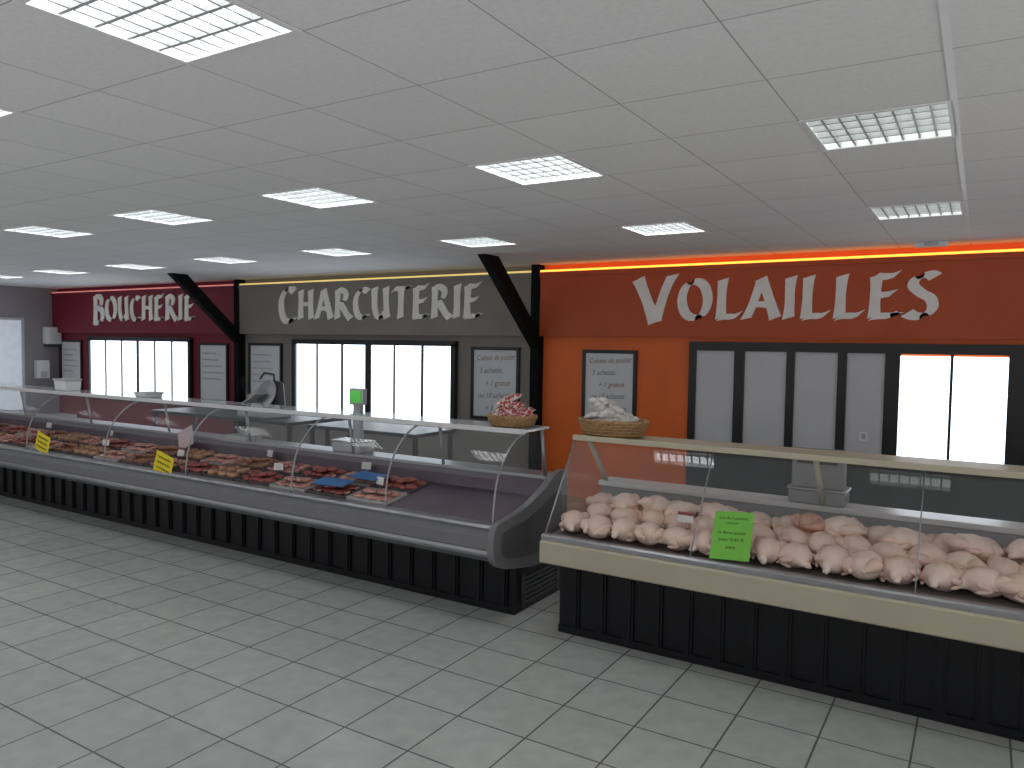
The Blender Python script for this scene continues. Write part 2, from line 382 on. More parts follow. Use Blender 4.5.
edges = [(690, 697), (735, 745), (787, 795), (838, 847), (885, 900), (950, 953), (1008, 1060)]
for a, b in edges: fr.box(X_(a), X_(b), WY - .06, WY, .74, 1.87)
fr.build('door_frame', MT['frame'], d)
for k, (a, b) in enumerate([(697, 735), (745, 787), (795, 838), (847, 885)]):
    MB().box(X_(a), X_(b), WY - .03, WY, .74, 1.87).build('door_panel', MT['greypane'], d)
for a, b in [(900, 950), (953, 1008)]:
    MB().box(X_(a), X_(b), WY - .03, WY, .78, 1.85).build('door_pane', MT['pane'], d)
p = at_y(864, 436, WY)
t = thing('light_switch', 'small white switch plate on the pale door panel', 'switch', (p.x, WY - .04, p.z))
MB().box(p.x - .045, p.x + .045, WY - .042, WY - .03, p.z - .05, p.z + .05).build('plate', MT['white'], t, .004)
MB().box(p.x - .02, p.x + .02, WY - .048, WY - .042, p.z - .028, p.z + .028).build('rocker', MT['lightgrey'], t, .003)

# menu boards
def menu(pxa, pxb, pya, pyb, label, lines):
    a = at_y(pxa, (pya + pyb) / 2, WY).x; b = at_y(pxb, (pya + pyb) / 2, WY).x
    z1 = at_y((pxa + pxb) / 2, pya, WY).z; z0 = at_y((pxa + pxb) / 2, pyb, WY).z
    t = thing('menu_board', label, 'menu board', ((a + b) / 2, WY - .02, z0)); w = .042
    MB().box(a, b, WY - .035, WY, z1 - w, z1).box(a, b, WY - .035, WY, z0, z0 + w).box(a, a + w, WY - .035, WY, z0 + w, z1 - w).box(b - w, b, WY - .035, WY, z0 + w, z1 - w).build('frame', MT['frame'], t)
    MB().box(a + w, b - w, WY - .02, WY, z0 + w, z1 - w).build('board', MT['board'], t)
    if lines:
        n = len(lines); hh = (z1 - z0 - 2 * w) / (n + .3)
        for i, (s, off) in enumerate(lines):
            mb = MB(); text_mb(mb, s, hh * .62, (a + w + .03 + off * (b - a), WY - .0215, z1 - w - hh * (i + .85)), (1, 0, .03), (0, 0, 1), shear=.25)
            mx = max(v.x for v in mb.v); lim = b - w - .03; x0 = a + w + .03 + off * (b - a)
            k = min(.9, (lim - x0) / (mx - x0))
            for v in mb.v: v.x = x0 + (v.x - x0) * k
            mb.build('writing', MT['redink'] if i in (0, 2) else MT['boardink'], t)
    return t
def scrib(t, px_, w, z0, n):   # unreadable handwriting
    for i in range(n):
        z = z0 - i * .11; x = px_; pts = []
        L = w * random.uniform(.6, 1)
        for k in range(22): pts.append((x + L * k / 21, WY - .0225, z + .022 * math.sin(k * 2.1) * random.uniform(.3, 1)))
        MB().tube(pts, .0035, 4).build('writing', MT['boardink'], t)
menu(583, 637, 350, 420, 'framed board listing poulet offers on the orange wall', [('Cuisses de poulet', .02), ('5 achetés', .08), ('+ 1 gratuit', .2), ('ou 10 achetés', .05), ('+ 3 gratuits', .2)])
menu(472, 520, 347, 420, 'framed board listing offers on the taupe wall, right of the window', [('Cuisses de poulet', .02), ('5 achetés', .08), ('+ 1 gratuit', .2), ('ou 10 achetés', .05), ('+ 3 gratuits', .2)])
for (a, b, c, dd, lab) in [(250, 283, 343, 402, 'small framed board on the taupe wall beside the slanted brace'), (200, 229, 343, 402, 'framed board on the red wall, right of the window'), (62, 83, 340, 394, 'narrow framed board on the red wall, left of the window')]:
    t = menu(a, b, c, dd, lab, None); q0 = at_y(a, 370, WY).x; q1 = at_y(b, 370, WY).x
    scrib(t, q0 + .1, (q1 - q0) - .2, 1.68, 5)

# left wall
za, zb_ = at_x(10, 410, XL).z, at_x(10, 320, XL).z; ya, yb = 5.6, at_x(21, 365, XL).y
t = sthing('window_3', (XL, (ya + yb) / 2, za))
MB().box(XL, XL + .03, ya, yb, za, zb_).build('window_pane', mat('dull white blind', (.62, .66, .72), .5, emit=(.8, .88, 1), estr=.25), t)
MB().box(XL, XL + .05, ya, yb + .05, zb_, zb_ + .05).box(XL, XL + .05, ya, yb + .05, za - .05, za).box(XL, XL + .05, yb, yb + .05, za, zb_).build('window_frame', MT['lightgrey'], t)
a = at_x(42, 337, XL); b = at_x(57, 337, XL); z1 = at_x(50, 327, XL).z; z0 = at_x(50, 347, XL).z
t = thing('towel_dispenser', 'white paper towel dispenser high on the grey left wall', 'dispenser', (XL, (a.y + b.y) / 2, z0))
MB().box(XL, XL + .2, a.y, b.y, z0 + .06, z1).build('cover', MT['white'], t, .03)
MB().box(XL, XL + .17, a.y + .03, b.y - .03, z0, z0 + .06).build('outlet', MT['darkgrey'], t, .01)
a = at_x(34, 369, XL); b = at_x(46, 369, XL); z1 = at_x(40, 360, XL).z; z0 = at_x(40, 378, XL).z
t = thing('soap_dispenser', 'white soap dispenser low on the grey left wall', 'dispenser', (XL, (a.y + b.y) / 2, z0))
MB().box(XL - .004, XL + .14, a.y, b.y, z0, z1).build('cover', MT['white'], t)
MB().box(XL + .14, XL + .16, a.y + .06, b.y - .06, z0 + .02, z0 + .14).build('push_plate', MT['lightgrey'], t, .005)

# ------------------------------------------------------------------ long display case
KX0, KX1 = -12.2, -2.76
joints = [-2.775, -3.73, -4.73, -6.1, -7.4, -8.9, -10.4, -12.19]
K = thing('display_case', 'long glass-fronted meat counter with black ribbed base and grey end', 'display case', ((KX0 + KX1) / 2, 4.7, 0))
b = MB().box(KX0, KX1 + .03, 4.51, 5.18, 0, .42)
x = KX1 - .06
while x > KX0:
    b.prism_x([(4.51, .05), (4.51, .42), (4.495, .42), (4.495, .05)], x - .03, x + .03); b.box(x - .014, x + .014, 4.485, 4.495, .05, .42); x -= .215
b.box(KX0, KX1 + .03, 4.495, 4.51, 0, .05)
b.build('base', MT['basepanel'], K)
g = MB()
for k in range(6): g.box(KX1 + .03, KX1 + .04, 4.62, 5.1, .05 + .035 * k, .07 + .035 * k)
g.box(KX1 + .03, KX1 + .045, 4.59, 4.62, .03, .27).box(KX1 + .03, KX1 + .045, 5.1, 5.13, .03, .27).build('vent_grille', MT['darkgrey'], K)
MB().prism_x([(4.49, .42), (4.27, .425), (4.205, .47), (4.19, .53), (4.20, .60), (4.235, .645), (4.30, .66), (4.30, .63), (4.5, .60), (4.5, .42)], KX0, KX1, False).build('front_bumper', MT['bumper'], K)
MB().prism_x([(4.205, .475), (4.190, .482), (4.184, .50), (4.190, .518), (4.195, .52)], KX0, KX1).build('bumper_strip', MT['alu'], K)
MB().prism_x([(4.235, .646), (4.225, .665), (4.24, .68), (4.31, .685), (4.31, .661), (4.30, .66)], KX0, KX1).build('glass_channel', MT['alu'], K)
def deck(y): return .672 + (y - 4.30) * .15
MB().prism_x([(4.31, .60), (4.31, deck(4.31)), (4.93, deck(4.93)), (4.985, .89), (5.02, .89), (5.02, .42), (4.5, .42), (4.5, .60)], KX0, KX1).build('deck', MT['tub'], K)
MB().box(KX0, KX1, 4.975, 5.2, .89, .915).build('worktop', MT['alu'], K, .004)
MB().box(KX0, KX1, 5.02, 5.18, .42, .89).build('rear_body', MT['darkgrey'], K)
gp = cr([(4.275, .68), (4.285, .80), (4.315, .95), (4.375, 1.065), (4.47, 1.17), (4.58, 1.24), (4.69, 1.272)], 4)
gp = [(p.x, p.y) for p in gp]
gup = [q for q in gp if q[1] > .97]
for i in range(len(joints) - 1):
    MB().sheet_x(gup, joints[i + 1] + .004, joints[i] - .004).build('front_glass', MT['glass'], K)
for xj in joints:
    MB().tube([(xj, y - .003, z) for y, z in gp], .0075, 6).build('glass_joint', MT['alu'], K)
    MB().tube([(xj, 4.93, 1.265), (xj, 4.99, .915)], .013, 8).build('shelf_post', MT['alu'], K)
MB().box(KX0, KX1, 4.66, 5.02, 1.272, 1.292).build('top_shelf', MT['shelf'], K, .004)
MB().box(KX0, KX1, 4.64, 4.668, 1.262, 1.298).build('shelf_rail', MT['rim'], K, .004)
MB().add([(KX1 - .012, y, z) for y, z in gp] + [(KX1 - .012, 4.98, 1.27), (KX1 - .012, 5.02, .9), (KX1 - .012, 4.9, .78), (KX1 - .012, 4.31, .68)], [tuple(range(len(gp) + 4))]).build('end_glass', MT['glass'], K)
ep = cr([(4.24, .70), (4.185, .64), (4.175, .55), (4.20, .45), (4.30, .385), (4.50, .34), (4.75, .30), (5.0, .30), (5.20, .34), (5.22, .5), (5.22, .90), (5.2, .94), (5.1, .945), (5.0, .92), (4.85, .84), (4.6, .755), (4.4, .72)], 4, True)[:-1]
MB().prism_x([(p.x, p.y) for p in ep], KX1, KX1 + .055, True).build('end_panel', MT['endgrey'], K, .012)
ip = [(4.68 + (p.x - 4.68) * .82, .60 + (p.y - .60) * .62 - .02) for p in ep]
MB().prism_x(ip, KX1 + .055, KX1 + .062, True).build('end_inset', MT['enddark'], K, .003)

# ------------------------------------------------------------------ chicken display case
PX0, PX1 = -2.37, .92
P = thing('display_case', 'beige-banded glass counter full of whole chickens on black ribbed base', 'display case', ((PX0 + PX1) / 2, 4.7, 0))
b = MB().box(PX0 + .04, PX1 - .04, 4.42, 5.25, 0, .5).box(PX0 + .04, PX1 - .04, 4.405, 4.42, 0, .05)
x = PX0 + .16
while x < PX1 - .05:
    b.box(x - .03, x + .03, 4.405, 4.42, .05, .5); b.box(x - .014, x + .014, 4.395, 4.405, .05, .5); x += .19
b.build('base', MT['basepanel'], P)
MB().prism_x([(4.215, .505), (4.205, .515), (4.205, .64), (4.215, .65), (4.42, .65), (4.42, .505)], PX0, PX1).build('front_band', MT['beige'], P)
MB().prism_x([(4.225, .65), (4.222, .678), (4.235, .688), (4.28, .688), (4.28, .65)], PX0, PX1).build('glass_channel', MT['alu'], P)
def pdeck(y): return .66 + (y - 4.30) * .08
MB().prism_x([(4.28, .651), (4.28, pdeck(4.28)), (5.06, pdeck(5.06)), (5.10, .88), (5.13, .88), (5.13, .5), (4.42, .5), (4.42, .651)], PX0 + .01, PX1 - .01).build('deck', MT['chickdeck'], P)
MB().box(PX0, PX1, 5.07, 5.28, .88, .915).build('worktop', MT['rim'], P, .004)
MB().box(PX0 + .02, PX1 - .02, 5.13, 5.25, .5, .88).build('rear_body', MT['darkgrey'], P)
fg = [(4.262, .68), (4.67, 1.262)]
fup = [(4.262 + .408 * .40, .68 + .582 * .40), fg[1]]
pj = [PX0 + .01, -1.40, -.24, PX1 - .01]
for i in range(3):
    MB().sheet_x(fup, pj[i] + .003, pj[i + 1] - .003).build('front_glass', MT['glass'], P)
for xe in pj[1:3]:
    MB().tube([(xe, 4.262, .68), (xe, 4.67, 1.262)], .004, 6).build('glass_joint', MT['alu'], P)
for xe in (PX0 + .008, PX1 - .008):
    MB().add([(xe, 4.262, .68), (xe, 4.67, 1.262), (xe, 4.76, 1.262), (xe, 5.09, .9), (xe, 5.05, .74), (xe, 4.31, .69)], [(0, 1, 2, 3, 4, 5)]).build('end_glass', MT['glass'], P)
    MB().tube([(xe, 4.262, .68), (xe, 4.67, 1.262)], .006, 6).build('glass_edge', MT['alu'], P)
MB().box(PX0, PX1, 4.66, 4.99, 1.262, 1.282).build('top_shelf', MT['beige'], P, .004)
MB().box(PX0, PX1, 4.64, 4.665, 1.255, 1.292).build('shelf_rail', MT['beige'], P, .004)
for xs in (PX0 + .05, -.82, PX1 - .05):
    MB().tube([(xs, 4.78, 1.262), (xs, 5.10, .915)], .018, 8).build('shelf_post', MT['beige'], P)

# chickens
def chicken_proto(m1, m2, seed):
    t = thing('plucked_chicken', 'x', 'chicken'); q = random.Random(seed); j = lambda a: q.uniform(-a, a)
    MB().tube([(0, -.128, .078), (0, -.12, .078), (j(.006), -.098, .08), (j(.008), -.06, .088), (j(.008), -.01, .094), (j(.008), .035, .094 + j(.006)), (j(.006), .075, .088), (j(.01), .10, .077), (j(.012), .118, .066), (j(.015), .14, .056), (j(.015), .15, .05), (j(.015), .155, .05)],
              [.012, .038, .070, .094 + j(.005), .107 + j(.005), .104 + j(.005), .084, .057, .034, .024, .018, .008], 18, 1.0, .88).build('body', m1, t)
    for s in (-1, 1):
        MB().tube([(s * .05, .0, .085), (s * .076, -.03, .105), (s * .086, -.07, .114 + j(.01)), (s * .076, -.105, .105 + j(.01)), (s * (.054 + j(.01)), -.132, .095), (s * .044, -.15, .09), (s * .038, -.163, .09), (s * .036, -.168, .09)],
                  [.02, .043, .047, .038, .023, .014, .018, .008], 12).build('leg', m2, t)
        MB().tube([(s * .06, .07, .095), (s * .096, .055, .088), (s * (.112 + j(.006)), .015, .078), (s * .112, -.012, .066), (s * .104, .025, .05), (s * .094, .06, .042), (s * .084, .08, .04)],
                  [.016, .024, .022, .018, .017, .012, .004], 10).build('wing', m2, t)
    return t
CHL = 'pale pink plucked chicken in the heap behind the glass'; CHG = 'plucked chickens heaped in the glass counter'
cps = [chicken_proto(MT['skin'], MT['skinleg'], s) for s in (1, 2, 3)]; dp = chicken_proto(MT['duck'], MT['duck'], 4)
rnd = random.Random(5)
def csc(a, b): u = rnd.uniform(a, b); return (u * rnd.uniform(.95, 1.06), u * rnd.uniform(.95, 1.06), u * rnd.uniform(.94, 1.05))
for r, (Y, n, x0, st) in enumerate([(4.44, 18, -2.24, .176), (4.645, 18, -2.15, .176), (4.86, 18, -2.22, .176)]):
    for k in range(n):
        xx = x0 + k * st + rnd.uniform(-.012, .012); yy = Y + rnd.uniform(-.01, .02)
        rz = rnd.choice([PI, PI, PI, 0, .9 + PI, PI - .9, 1.6, -1.6]) + rnd.uniform(-.35, .35)
        dup(rnd.choice(cps), (xx, yy, pdeck(yy) - .003 + .012 * r), (rnd.uniform(-.12, .12), rnd.uniform(-.22, .22), rz), CHL, CHG, csc(.77, .84))
top = [-2.0, -1.80, -1.60, -1.41, -.84, -.66, -.33, -.02, .24]
for k, xx in enumerate(top):
    pr = dp if k == 4 else rnd.choice(cps)
    yy = 4.77 + rnd.uniform(-.06, .07)
    lab = 'ruddy orange-brown bird on top of the heap of pale chickens' if pr is dp else CHL
    dup(pr, (xx, yy, pdeck(yy) + .078), (rnd.uniform(-.25, .15), rnd.uniform(-.3, .3), rnd.uniform(-3, 3)), lab, None if pr is dp else CHG, csc(.75, .81))
for c_ in cps + [dp]: kill(c_)

# lime poster on the front glass
gd = Vector((0, fg[1][0] - fg[0][0], fg[1][1] - fg[0][1])).normalized(); gn = Vector((0, -gd.z, gd.y))
def on_glass(px, py):
    r = ray(px, py); o = Vector((0, fg[0][0], fg[0][1])); tt = (o - EYE).dot(gn) / r.dot(gn); return EYE + r * tt
c = on_glass(732, 536); w, h = .112, .148
t = thing('price_poster', 'lime green paper with black offer text stuck on the chicken counter glass', 'sign', tuple(c))
tl = .07; ux = Vector((math.cos(tl), 0, 0)) + gd * math.sin(tl); uy = gd * math.cos(tl) - Vector((math.sin(tl), 0, 0))
def card(mb, c, ux, uy, n, w, h, th=.002, off=.004):
    q = []
    for o in (off, off + th):
        for sx, sy in ((-1, -1), (1, -1), (1, 1), (-1, 1)): q.append(c + ux * sx * w + uy * sy * h + n * o)
    return mb.add(q, [(0, 1, 2, 3), (4, 7, 6, 5), (0, 4, 5, 1), (1, 5, 6, 2), (2, 6, 7, 3), (3, 7, 4, 0)])
card(MB(), c, ux, uy, gn, w, h).build('paper', MT['lime'], t)
for i, (s, sz, dy) in enumerate([('Lot de 3 poulets', .025, .10), ('cuisson', .023, .07), ('le 4ème poulet', .026, .008), ('pour 0,45 €', .030, -.036), ('pièce', .026, -.08)]):
    mb = MB(); text_mb(mb, s, sz, c + uy * dy + gn * .0075, ux, uy, 'CENTER', 0)
    mb.build('text_line', MT['ink'], t)
t = thing('price_tag', 'small white and red price tag on a pick in front of the chickens', 'price tag', (-1.52, 4.53, .67))
MB().box(-1.57, -1.47, 4.527, 4.53, .82, .885).build('card', MT['paper'], t); MB().box(-1.57, -1.47, 4.5255, 4.527, .865, .885).build('header', MT['redink'], t)
MB().tube([(-1.52, 4.532, .67), (-1.52, 4.532, .86)], .003, 6).build('pick', MT['steel'], t)

# ------------------------------------------------------------------ meat in the long case
TILT = math.atan(.15); RT = Matrix.Rotation(TILT, 3, 'X')
def tray_proto(m_, name):
    t = MB(); w, dp_, h = .205, .125, .022
    t.box(-w, w, -dp_, dp_, 0, .005).box(-w, w, -dp_, -dp_ + .006, .005, h).box(-w, w, dp_ - .006, dp_, .005, h).box(-w, -w + .006, -dp_ + .006, dp_ - .006, .005, h).box(w - .006, w, -dp_ + .006, dp_ - .006, .005, h)
    return tag(t.build(name, m_, origin=(0, 0, 0)), 'x', 'tray')
def cut_proto(m_, seed, name, cat, sz):
    t = thing(name, 'x', cat)
    MB().lump(sz[0], sz[1], sz[2], seed, amp=.2).build('meat', m_, t)
    pts = [(sz[0] * .98 * math.cos(a), sz[1] * .98 * math.sin(a), sz[2] * 1.0) for a in [2.2 + .3 * k for k in range(7)]]
    MB().tube(pts, [.003, .006, .007, .007, .007, .006, .003], 6).build('fat_edge', MT['fat'], t)
    return t
def saus_proto(m_, bend, L, r):
    pts = []; R_ = []
    for k in range(11):
        u = k / 10 * 2 - 1; pts.append((u * L / 2, bend * u * u, r)); R_.append(r * (1 if abs(u) < .7 else max(.12, 1 - ((abs(u) - .7) / .3) ** 2 * .85)))
    t = thing('sausage', 'x', 'sausage'); MB().tube(pts, R_, 9).build('body', m_, t)
    MB().tube([(L / 2 - .004, bend, r), (L / 2 + .012, bend * 1.1, r)], .003, 5).build('tied_end', MT['fat'], t); return t
def loaf_proto():
    t = thing('terrine', 'x', 'terrine')
    MB().lathe([(.02, .0), (.06, .004), (.066, .025), (.06, .042), (.04, .052), (.01, .055)], n=16, sx=1.0, sy=.85).build('loaf', MT['tan'], t)
    MB().lathe([(.025, .052), (.04, .054), (.015, .059)], n=10, sx=1.0, sy=.75).build('crust', MT['brown'], t); return t
protos = {
 'red': (cut_proto(MT['redmeat'], 3, 'meat_cut', 'meat', (.064, .05, .020)), 'dark red cut of meat with a fat edge in the long counter', 'dark red cuts in the long counter'),
 'pink': (cut_proto(MT['pinkmeat'], 8, 'meat_cut', 'meat', (.062, .05, .017)), 'pink cut of meat with a fat edge in the long counter', 'pink cuts in the long counter'),
 'saus': (saus_proto(MT['brown'], .016, .18, .018), 'brown curved sausage lying in the long counter', 'brown sausages in the long counter'),
 'rsaus': (saus_proto(MT['pinkmeat'], .012, .17, .017), 'fresh pink sausage lying in the long counter', 'pink sausages in the long counter'),
 'tan': (loaf_proto(), 'tan rounded terrine in the long counter', 'tan terrines in the long counter'),
}
trayW = tray_proto(MT['tray'], 'meat_tray'); trayD = tray_proto(MT['dtray'], 'meat_tray')
rnd = random.Random(11)
seq = ['red', 'saus', 'pink', 'red', 'tan', 'red', 'rsaus', 'saus', 'pink', 'tan', 'saus', 'pink', 'red', 'rsaus', 'tan', 'saus', 'pink']
tags_at = []
NM = {'red': 'red cuts', 'pink': 'pink cuts', 'saus': 'brown sausages', 'rsaus': 'pink sausages', 'tan': 'tan terrines'}
for i in range(17):
    X = -3.98 - .44 * i
    for r, Y in enumerate((4.46, 4.755)):
        kind = (['pink', 'red'][(i + r) % 2] if i < 2 else seq[(i + r * 3) % len(seq)])
        pr, lab, grp = protos[kind]
        dark = kind != 'pink'
        loc = Vector((X, Y, deck(Y) + .001))
        o = dup(trayD if dark else trayW, loc, (TILT, 0, 0), ('shallow dark tray' if dark else 'shallow white tray') + ' holding ' + NM[kind] + ' in the long counter', ('dark' if dark else 'white') + ' trays of ' + NM[kind])
        if kind in ('saus', 'rsaus'): cells = [(sx * .096, -.094 + .047 * k, 0) for sx in (-1, 1) for k in range(5)]
        elif kind == 'tan': cells = [(.132 * a, .058 * b, .3 * a) for a in (-1, 0, 1) for b in (-1, 1)]
        else: cells = [(.132 * a, .058 * b, .4 * a) for a in (-1, 0, 1) for b in (-1, 1)]
        for cx, cy, rz in cells:
            L = RT @ Vector((cx + rnd.uniform(-.006, .006), cy, .0065))
            rr = RT @ Matrix.Rotation(rz + rnd.uniform(-.06, .06) + (PI if rnd.random() < .3 and kind != 'saus' and kind != 'rsaus' else 0), 3, 'Z')
            dup(pr, loc + L, tuple(rr.to_euler()), lab, grp, rnd.uniform(.9, 1.02))
        up = {'red': [(-.07, .0), (.07, .02), (.0, -.03)], 'pink': [(-.07, .0), (.07, .02)], 'saus': [(-.08, -.03), (.06, .03), (0, 0)], 'rsaus': [(-.06, .02), (.07, -.02)]}.get(kind, [])
        for cx, cy in up:
            L = RT @ Vector((cx, cy, {'red': .040, 'pink': .034, 'saus': .036, 'rsaus': .035}[kind]))
            dup(pr, loc + L, tuple((RT @ Matrix.Rotation(rnd.uniform(-.6, .6), 3, 'Z')).to_euler()), lab, grp, .95)
        if (i * 2 + r) % 3 == 0: tags_at.append((X + rnd.uniform(-.1, .1), Y + .135))
for k in list(protos): kill(protos[k][0])
kill(trayW); kill(trayD)
pt = thing('price_tag', 'x', 'price tag')
MB().add([(-.045, 0, .05), (.045, 0, .05), (.045, .012, .11), (-.045, .012, .11), (-.045, .003, .05), (.045, .003, .05), (.045, .015, .11), (-.045, .015, .11)],
         [(0, 1, 2, 3), (4, 7, 6, 5), (0, 4, 5, 1), (1, 5, 6, 2), (2, 6, 7, 3), (3, 7, 4, 0)]).build('card', MT['paper'], pt)
MB().tube([(0, .005, 0), (0, .006, .07)], .003, 5).build('pick', MT['steel'], pt)
for x, y in tags_at: dup(pt, (x, y, deck(y)), (0, 0, rnd.uniform(-.3, .3)), 'small white price tag standing among the meat trays', 'white price tags in the long counter')
kill(pt)
# flat blue sheets on the meat near the right end
for k, (px, py, Y, rz, lab) in enumerate([(333, 491, 4.43, .1, 'flat blue plastic sheet on the meat, the one nearest the glass'), (368, 483, 4.66, -.1, 'flat blue plastic sheet on the meat, the one farther back')]):
    q = at_y(px, py, Y); mb = MB().box(-.16, .16, -.085, .085, 0, .004)
    o = mb.build('blue_sheet', MT['blue'], origin=(0, 0, 0)); o.location = (q.x, Y, deck(Y) + .082); o.rotation_euler = (TILT, 0, rz); tag(o, lab, 'sheet')
# yellow cards on the curved glass
for px, py, tl, lab in [(43, 443, -.22, 'yellow handwritten card leaning on the counter glass, at the far left'), (164, 464, -.22, 'yellow handwritten card on the counter glass, nearer the slicer')]:
    nn = Vector((0, -1, .08)).normalized(); dd = Vector((0, .08, 1)).normalized()
    q = at_y(px, py, 4.262); ux = Vector((math.cos(tl), 0, 0)) + dd * math.sin(tl); uy = dd * math.cos(tl) - Vector((math.sin(tl), 0, 0))
    t = thing('price_card', lab, 'sign', tuple(q)); card(MB(), q, ux, uy, nn, .135, .095, .002, .003).build('card', MT['yellow'], t)
    for i in range(3):
        MB().tube([q + ux * (-.1 + .2 * k / 18) + uy * (.05 - .05 * i + .012 * math.sin(k * 2.2)) + nn * .007 for k in range(19)], .003, 4).build('writing', MT['ink'], t)
for px, py, Y, w, h, m_, lab, tl in [(186, 437, 4.86, .13, .10, 'pinkpaper', 'pale pink card standing in the meat counter behind the yellow card', -.5), (232, 433, 4.95, .16, .03, 'paper', 'white tray on the counter worktop left of the scale', 0), (62, 410, 5.1, .17, .03, 'paper', 'white tray on the counter worktop at the far left', 0)]:
    q = at_y(px, py, Y)
    if m_ == 'pinkpaper':
        t = thing('price_card', lab, 'sign', tuple(q)); ux = Vector((math.cos(.4), 0, math.sin(.4))); uy = Vector((-math.sin(.4), .2, math.cos(.4))).normalized()
        z = deck(4.86); qq = Vector((q.x, 4.86, z + .14)); card(MB(), qq, ux, uy, Vector((0, -1, .2)), w, h).build('card', MT[m_], t)
        MB().tube([(q.x, 4.87, z), (q.x, 4.87, z + .12)], .003, 5).build('pick', MT['steel'], t)
    else:
        mb = MB().box(q.x - w, q.x + w, 4.99, 5.19, .915, .922); mb.box(q.x - w, q.x + w, 4.99, 4.998, .922, .955).box(q.x - w, q.x + w, 5.182, 5.19, .922, .955).box(q.x - w, q.x - w + .008, 4.998, 5.182, .922, .955).box(q.x + w - .008, q.x + w, 4.998, 5.182, .922, .955)
        tag(mb.build('plastic_tray', MT['tray']), lab, 'tray')

# things on the shelf
def tub_box(x, y, z, w, d_, h, name, lab, cat):
    t = thing(name, lab, cat, (x, y, z))
    MB().prism_x([(y - d_ * .85, z), (y + d_ * .85, z), (y + d_, z + h), (y - d_, z + h)], x - w, x + w).build('body', MT['white'], t, .01)
    MB().box(x - w - .008, x + w + .008, y - d_ - .008, y + d_ + .008, z + h, z + h + .018).build('rim', MT['tray'], t, .005)
q = at_y(66, 388, 4.82); tub_box(q.x, 4.84, 1.292, .12, .1, .12, 'plastic_tub', 'white plastic tub on the counter shelf at far left', 'tub')
q = at_y(147, 393, 4.82); tub_box(q.x, 4.84, 1.292, .11, .1, .035, 'plastic_tub', 'low white plastic dish on the counter shelf', 'tub')

def basket(x, y, z, w, d_, h, label, sm, slabel, sgroup, seed, n, lean):
    t = thing('wicker_basket', label, 'basket', (x, y, z))
    MB().lathe([(.02, .0), (.80, .0), (.86, h * .25), (.93, h * .6), (1.0, h), (.95, h), (.88, h * .6), (.80, h * .25), (.74, .012), (.02, .012)], (x, y, z), 36, w, d_).build('bowl', MT['wicker'], t)
    rim = MB()
    for ph in (0, PI):
        pts = [(x + w * math.cos(a) * (.975 + .02 * math.cos(14 * a + ph)), y + d_ * math.sin(a) * (.975 + .02 * math.cos(14 * a + ph)), z + h + .006 * math.sin(14 * a + ph)) for a in [2 * PI * k / 112 for k in range(113)]]
        rim.tube(pts, .009, 6)
    rim.build('braided_rim', MT['wicker'], t)
    wv = MB()
    for r_ in range(1, 5):
        u = r_ / 5; rr = .83 + .16 * u
        pts = [(x + w * math.cos(a) * (rr + .012 * math.cos(18 * a + PI * (r_ % 2))), y + d_ * math.sin(a) * (rr + .012 * math.cos(18 * a + PI * (r_ % 2))), z + h * u) for a in [2 * PI * k / 108 for k in range(109)]]
        wv.tube(pts, h * .1, 5)
    wv.build('weave', MT['wicker'], t)
    rnd = random.Random(seed)
    L = .17; r = .024
    pr = saus_proto(sm, .012, L, r)
    for k in range(n):
        lay = 0 if k < n * .42 else (1 if k < n * .72 else (2 if k < n * .9 else 3)); f = (.78, .66, .46, .22)[lay]
        a = 2 * PI * k * .382; rr_ = f * math.sqrt(rnd.uniform(.1, 1))
        px_ = x + w * .78 * rr_ * math.cos(a) + lean * lay * .02; py_ = y + d_ * .66 * rr_ * math.sin(a)
        dup(pr, (px_, py_, z + h * .72 + lay * .042 + rnd.uniform(0, .012)), (rnd.uniform(-.25, .25), rnd.uniform(-.35, .35), rnd.uniform(-1.1, 1.1)), slabel, sgroup, rnd.uniform(.85, 1.05))
    kill(pr)
basket(-2.99, 4.85, 1.293, .20, .15, .075, 'wicker basket of red and white sausages on the long counter end', MT['saucr'], 'red and white netted sausage heaped in the wicker basket', 'red and white sausages in the basket', 3, 24, 0)
basket(-2.155, 4.83, 1.283, .25, .165, .105, 'larger wicker basket of floury sausages on the chicken counter corner', MT['saucw'], 'floury white dry sausage heaped in the wicker basket', 'floury sausages in the basket', 9, 44, -1.6)

# scales
def scale(x, y, z, screen, lab, boxy):
    t = thing('shop_scale', lab, 'scale', (x, y, z)); dd = .10
    MB().box(x - .17, x + .17, y - dd, y + dd, z, z + .09).build('body', MT['midgrey'] if boxy else MT['lightgrey'], t, .015)
    MB().box(x - .18, x + .18, y - dd, y + dd, z + .09, z + .105).build('platter', MT['steel'], t, .005)
    if boxy:
        MB().prism_x([(y - .09, z + .105), (y + .06, z + .105), (y + .04, z + .34), (y - .07, z + .36)], x - .155, x + .155).build('printer_head', MT['midgrey'], t, .01)
        MB().box(x - .12, x + .12, y - .09, y - .076, z + .26, z + .33).build('display', MT['darkgrey'], t)
    else:
        MB().box(x - .045, x + .045, y + .04, y + .09, z + .09, z + .44).build('column', MT['lightgrey'], t, .008)
        dsp = MB().box(x - .085, x + .085, y + .03, y + .09, z + .42, z + .57).build('display', MT['lightgrey'], t, .01)
        MB().box(x - .065, x + .065, y + .024, y + .03, z + .44, z + .55).build('screen', screen, dsp)
q = at_y(358, 393, 5.15); scale(q.x, 5.09, .915, MT['green'], 'shop scale with a bright green screen on the long counter', False)
scale(-.86, 5.175, .915, None, 'boxy grey scale behind the chicken counter', True)

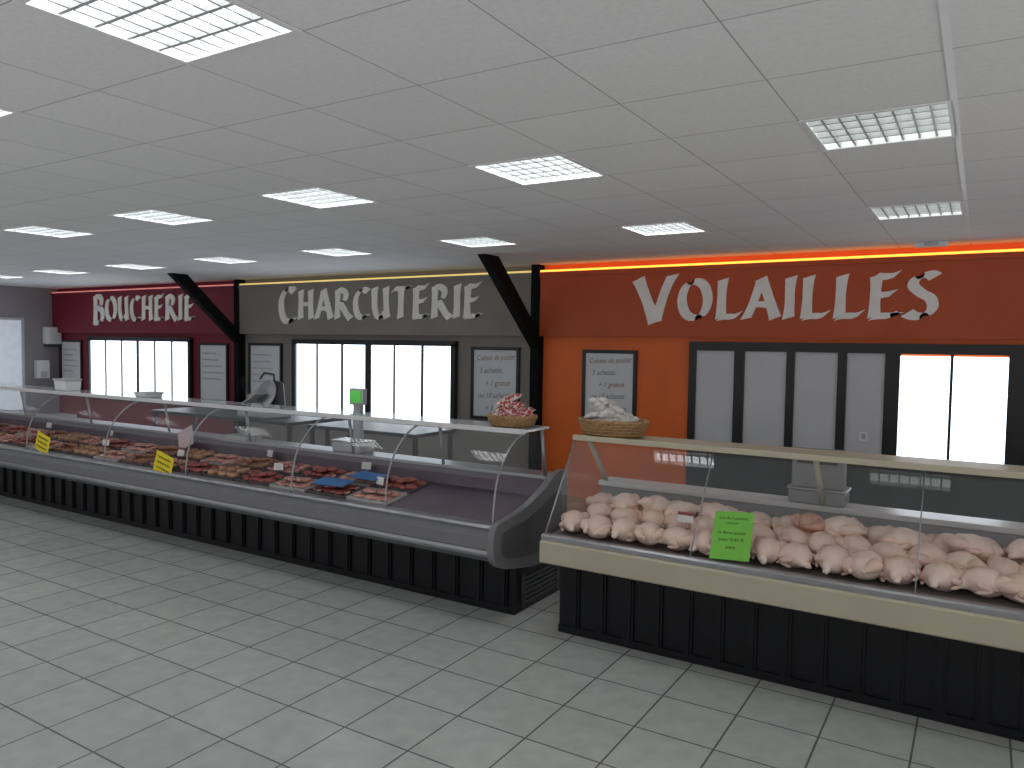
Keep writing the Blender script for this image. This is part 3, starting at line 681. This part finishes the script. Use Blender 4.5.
# work tables and slicer
def table(x0, x1, y0, y1, lab):
    t = thing('work_table', lab, 'table', ((x0 + x1) / 2, (y0 + y1) / 2, 0))
    MB().box(x0, x1, y0, y1, .91, .95).build('tabletop', MT['darksteel'], t, .004)
    for x in (x0 + .04, x1 - .04):
        for y in (y0 + .04, y1 - .04): MB().box(x - .02, x + .02, y - .02, y + .02, 0, .91).build('leg', MT['darksteel'], t)
    MB().box(x0 + .02, x1 - .02, y0 + .03, y1 - .03, .25, .28).build('shelf', MT['darksteel'], t)
table(-9.6, -6.9, 6.2, 6.9, 'dark steel work table under the meat slicer behind the long counter')
q = at_y(265, 388, 6.5); x = q.x; z = .95
t = thing('meat_slicer', 'grey meat slicer on the steel table behind the long counter', 'slicer', (x, 6.5, z))
MB().box(x - .3, x + .28, 6.3, 6.7, z, z + .1).build('base', MT['lightgrey'], t, .03)
bl = MB(); bl.lathe([(.01, -.008), (.16, -.008), (.175, 0), (.16, .008), (.01, .008)], n=28); bl.move(Matrix.Translation((x + .05, 6.48, z + .30)) @ Matrix.Rotation(math.radians(75), 4, 'X')); bl.build('blade', MT['steel'], t)
MB().prism_x([(6.5, z + .1), (6.68, z + .1), (6.64, z + .44), (6.52, z + .47)], x - .05, x + .2).build('motor_housing', MT['darkgrey'], t, .03)
cg = MB().box(-.2, .2, -.12, .12, 0, .02).box(-.2, .2, .1, .12, .02, .16); cg.move(Matrix.Translation((x - .12, 6.42, z + .2)) @ Matrix.Rotation(math.radians(-28), 4, 'Y')); cg.build('carriage', MT['lightgrey'], t, .005)
MB().tube([(x - .18, 6.42, z + .1), (x - .16, 6.42, z + .25)], .025, 8).build('carriage_arm', MT['darkgrey'], t)
MB().tube([(x - .25, 6.38, z + .28), (x - .28, 6.36, z + .42), (x - .22, 6.36, z + .5)], .018, 8).build('handle', MT['black'], t)
MB().tube([(x + .12, 6.55, z + .44), (x + .16, 6.5, z + .54), (x + .05, 6.45, z + .56), (x - .02, 6.44, z + .48)], .014, 8).build('blade_guard', MT['darkgrey'], t)
table(-6.6, -5.0, 6.2, 6.9, 'dark steel work table behind the green-screened scale')

# ------------------------------------------------------------------ light: daylight through the open shop front, with added strength from below to lift the ceiling
W = bpy.data.worlds.new('world'); S.world = W; W.use_nodes = True
nt = W.node_tree; bg = nt.nodes['Background']
tc = nt.nodes.new('ShaderNodeTexCoord'); sx = nt.nodes.new('ShaderNodeSeparateXYZ'); rp = nt.nodes.new('ShaderNodeMapRange')
rp.inputs['From Min'].default_value = -.25; rp.inputs['From Max'].default_value = .25; rp.inputs['To Min'].default_value = 1.1; rp.inputs['To Max'].default_value = .42
nt.links.new(tc.outputs['Generated'], sx.inputs[0]); nt.links.new(sx.outputs['Z'], rp.inputs['Value']); nt.links.new(rp.outputs['Result'], bg.inputs[1])
bg.inputs[0].default_value = (.97, .97, .98, 1)
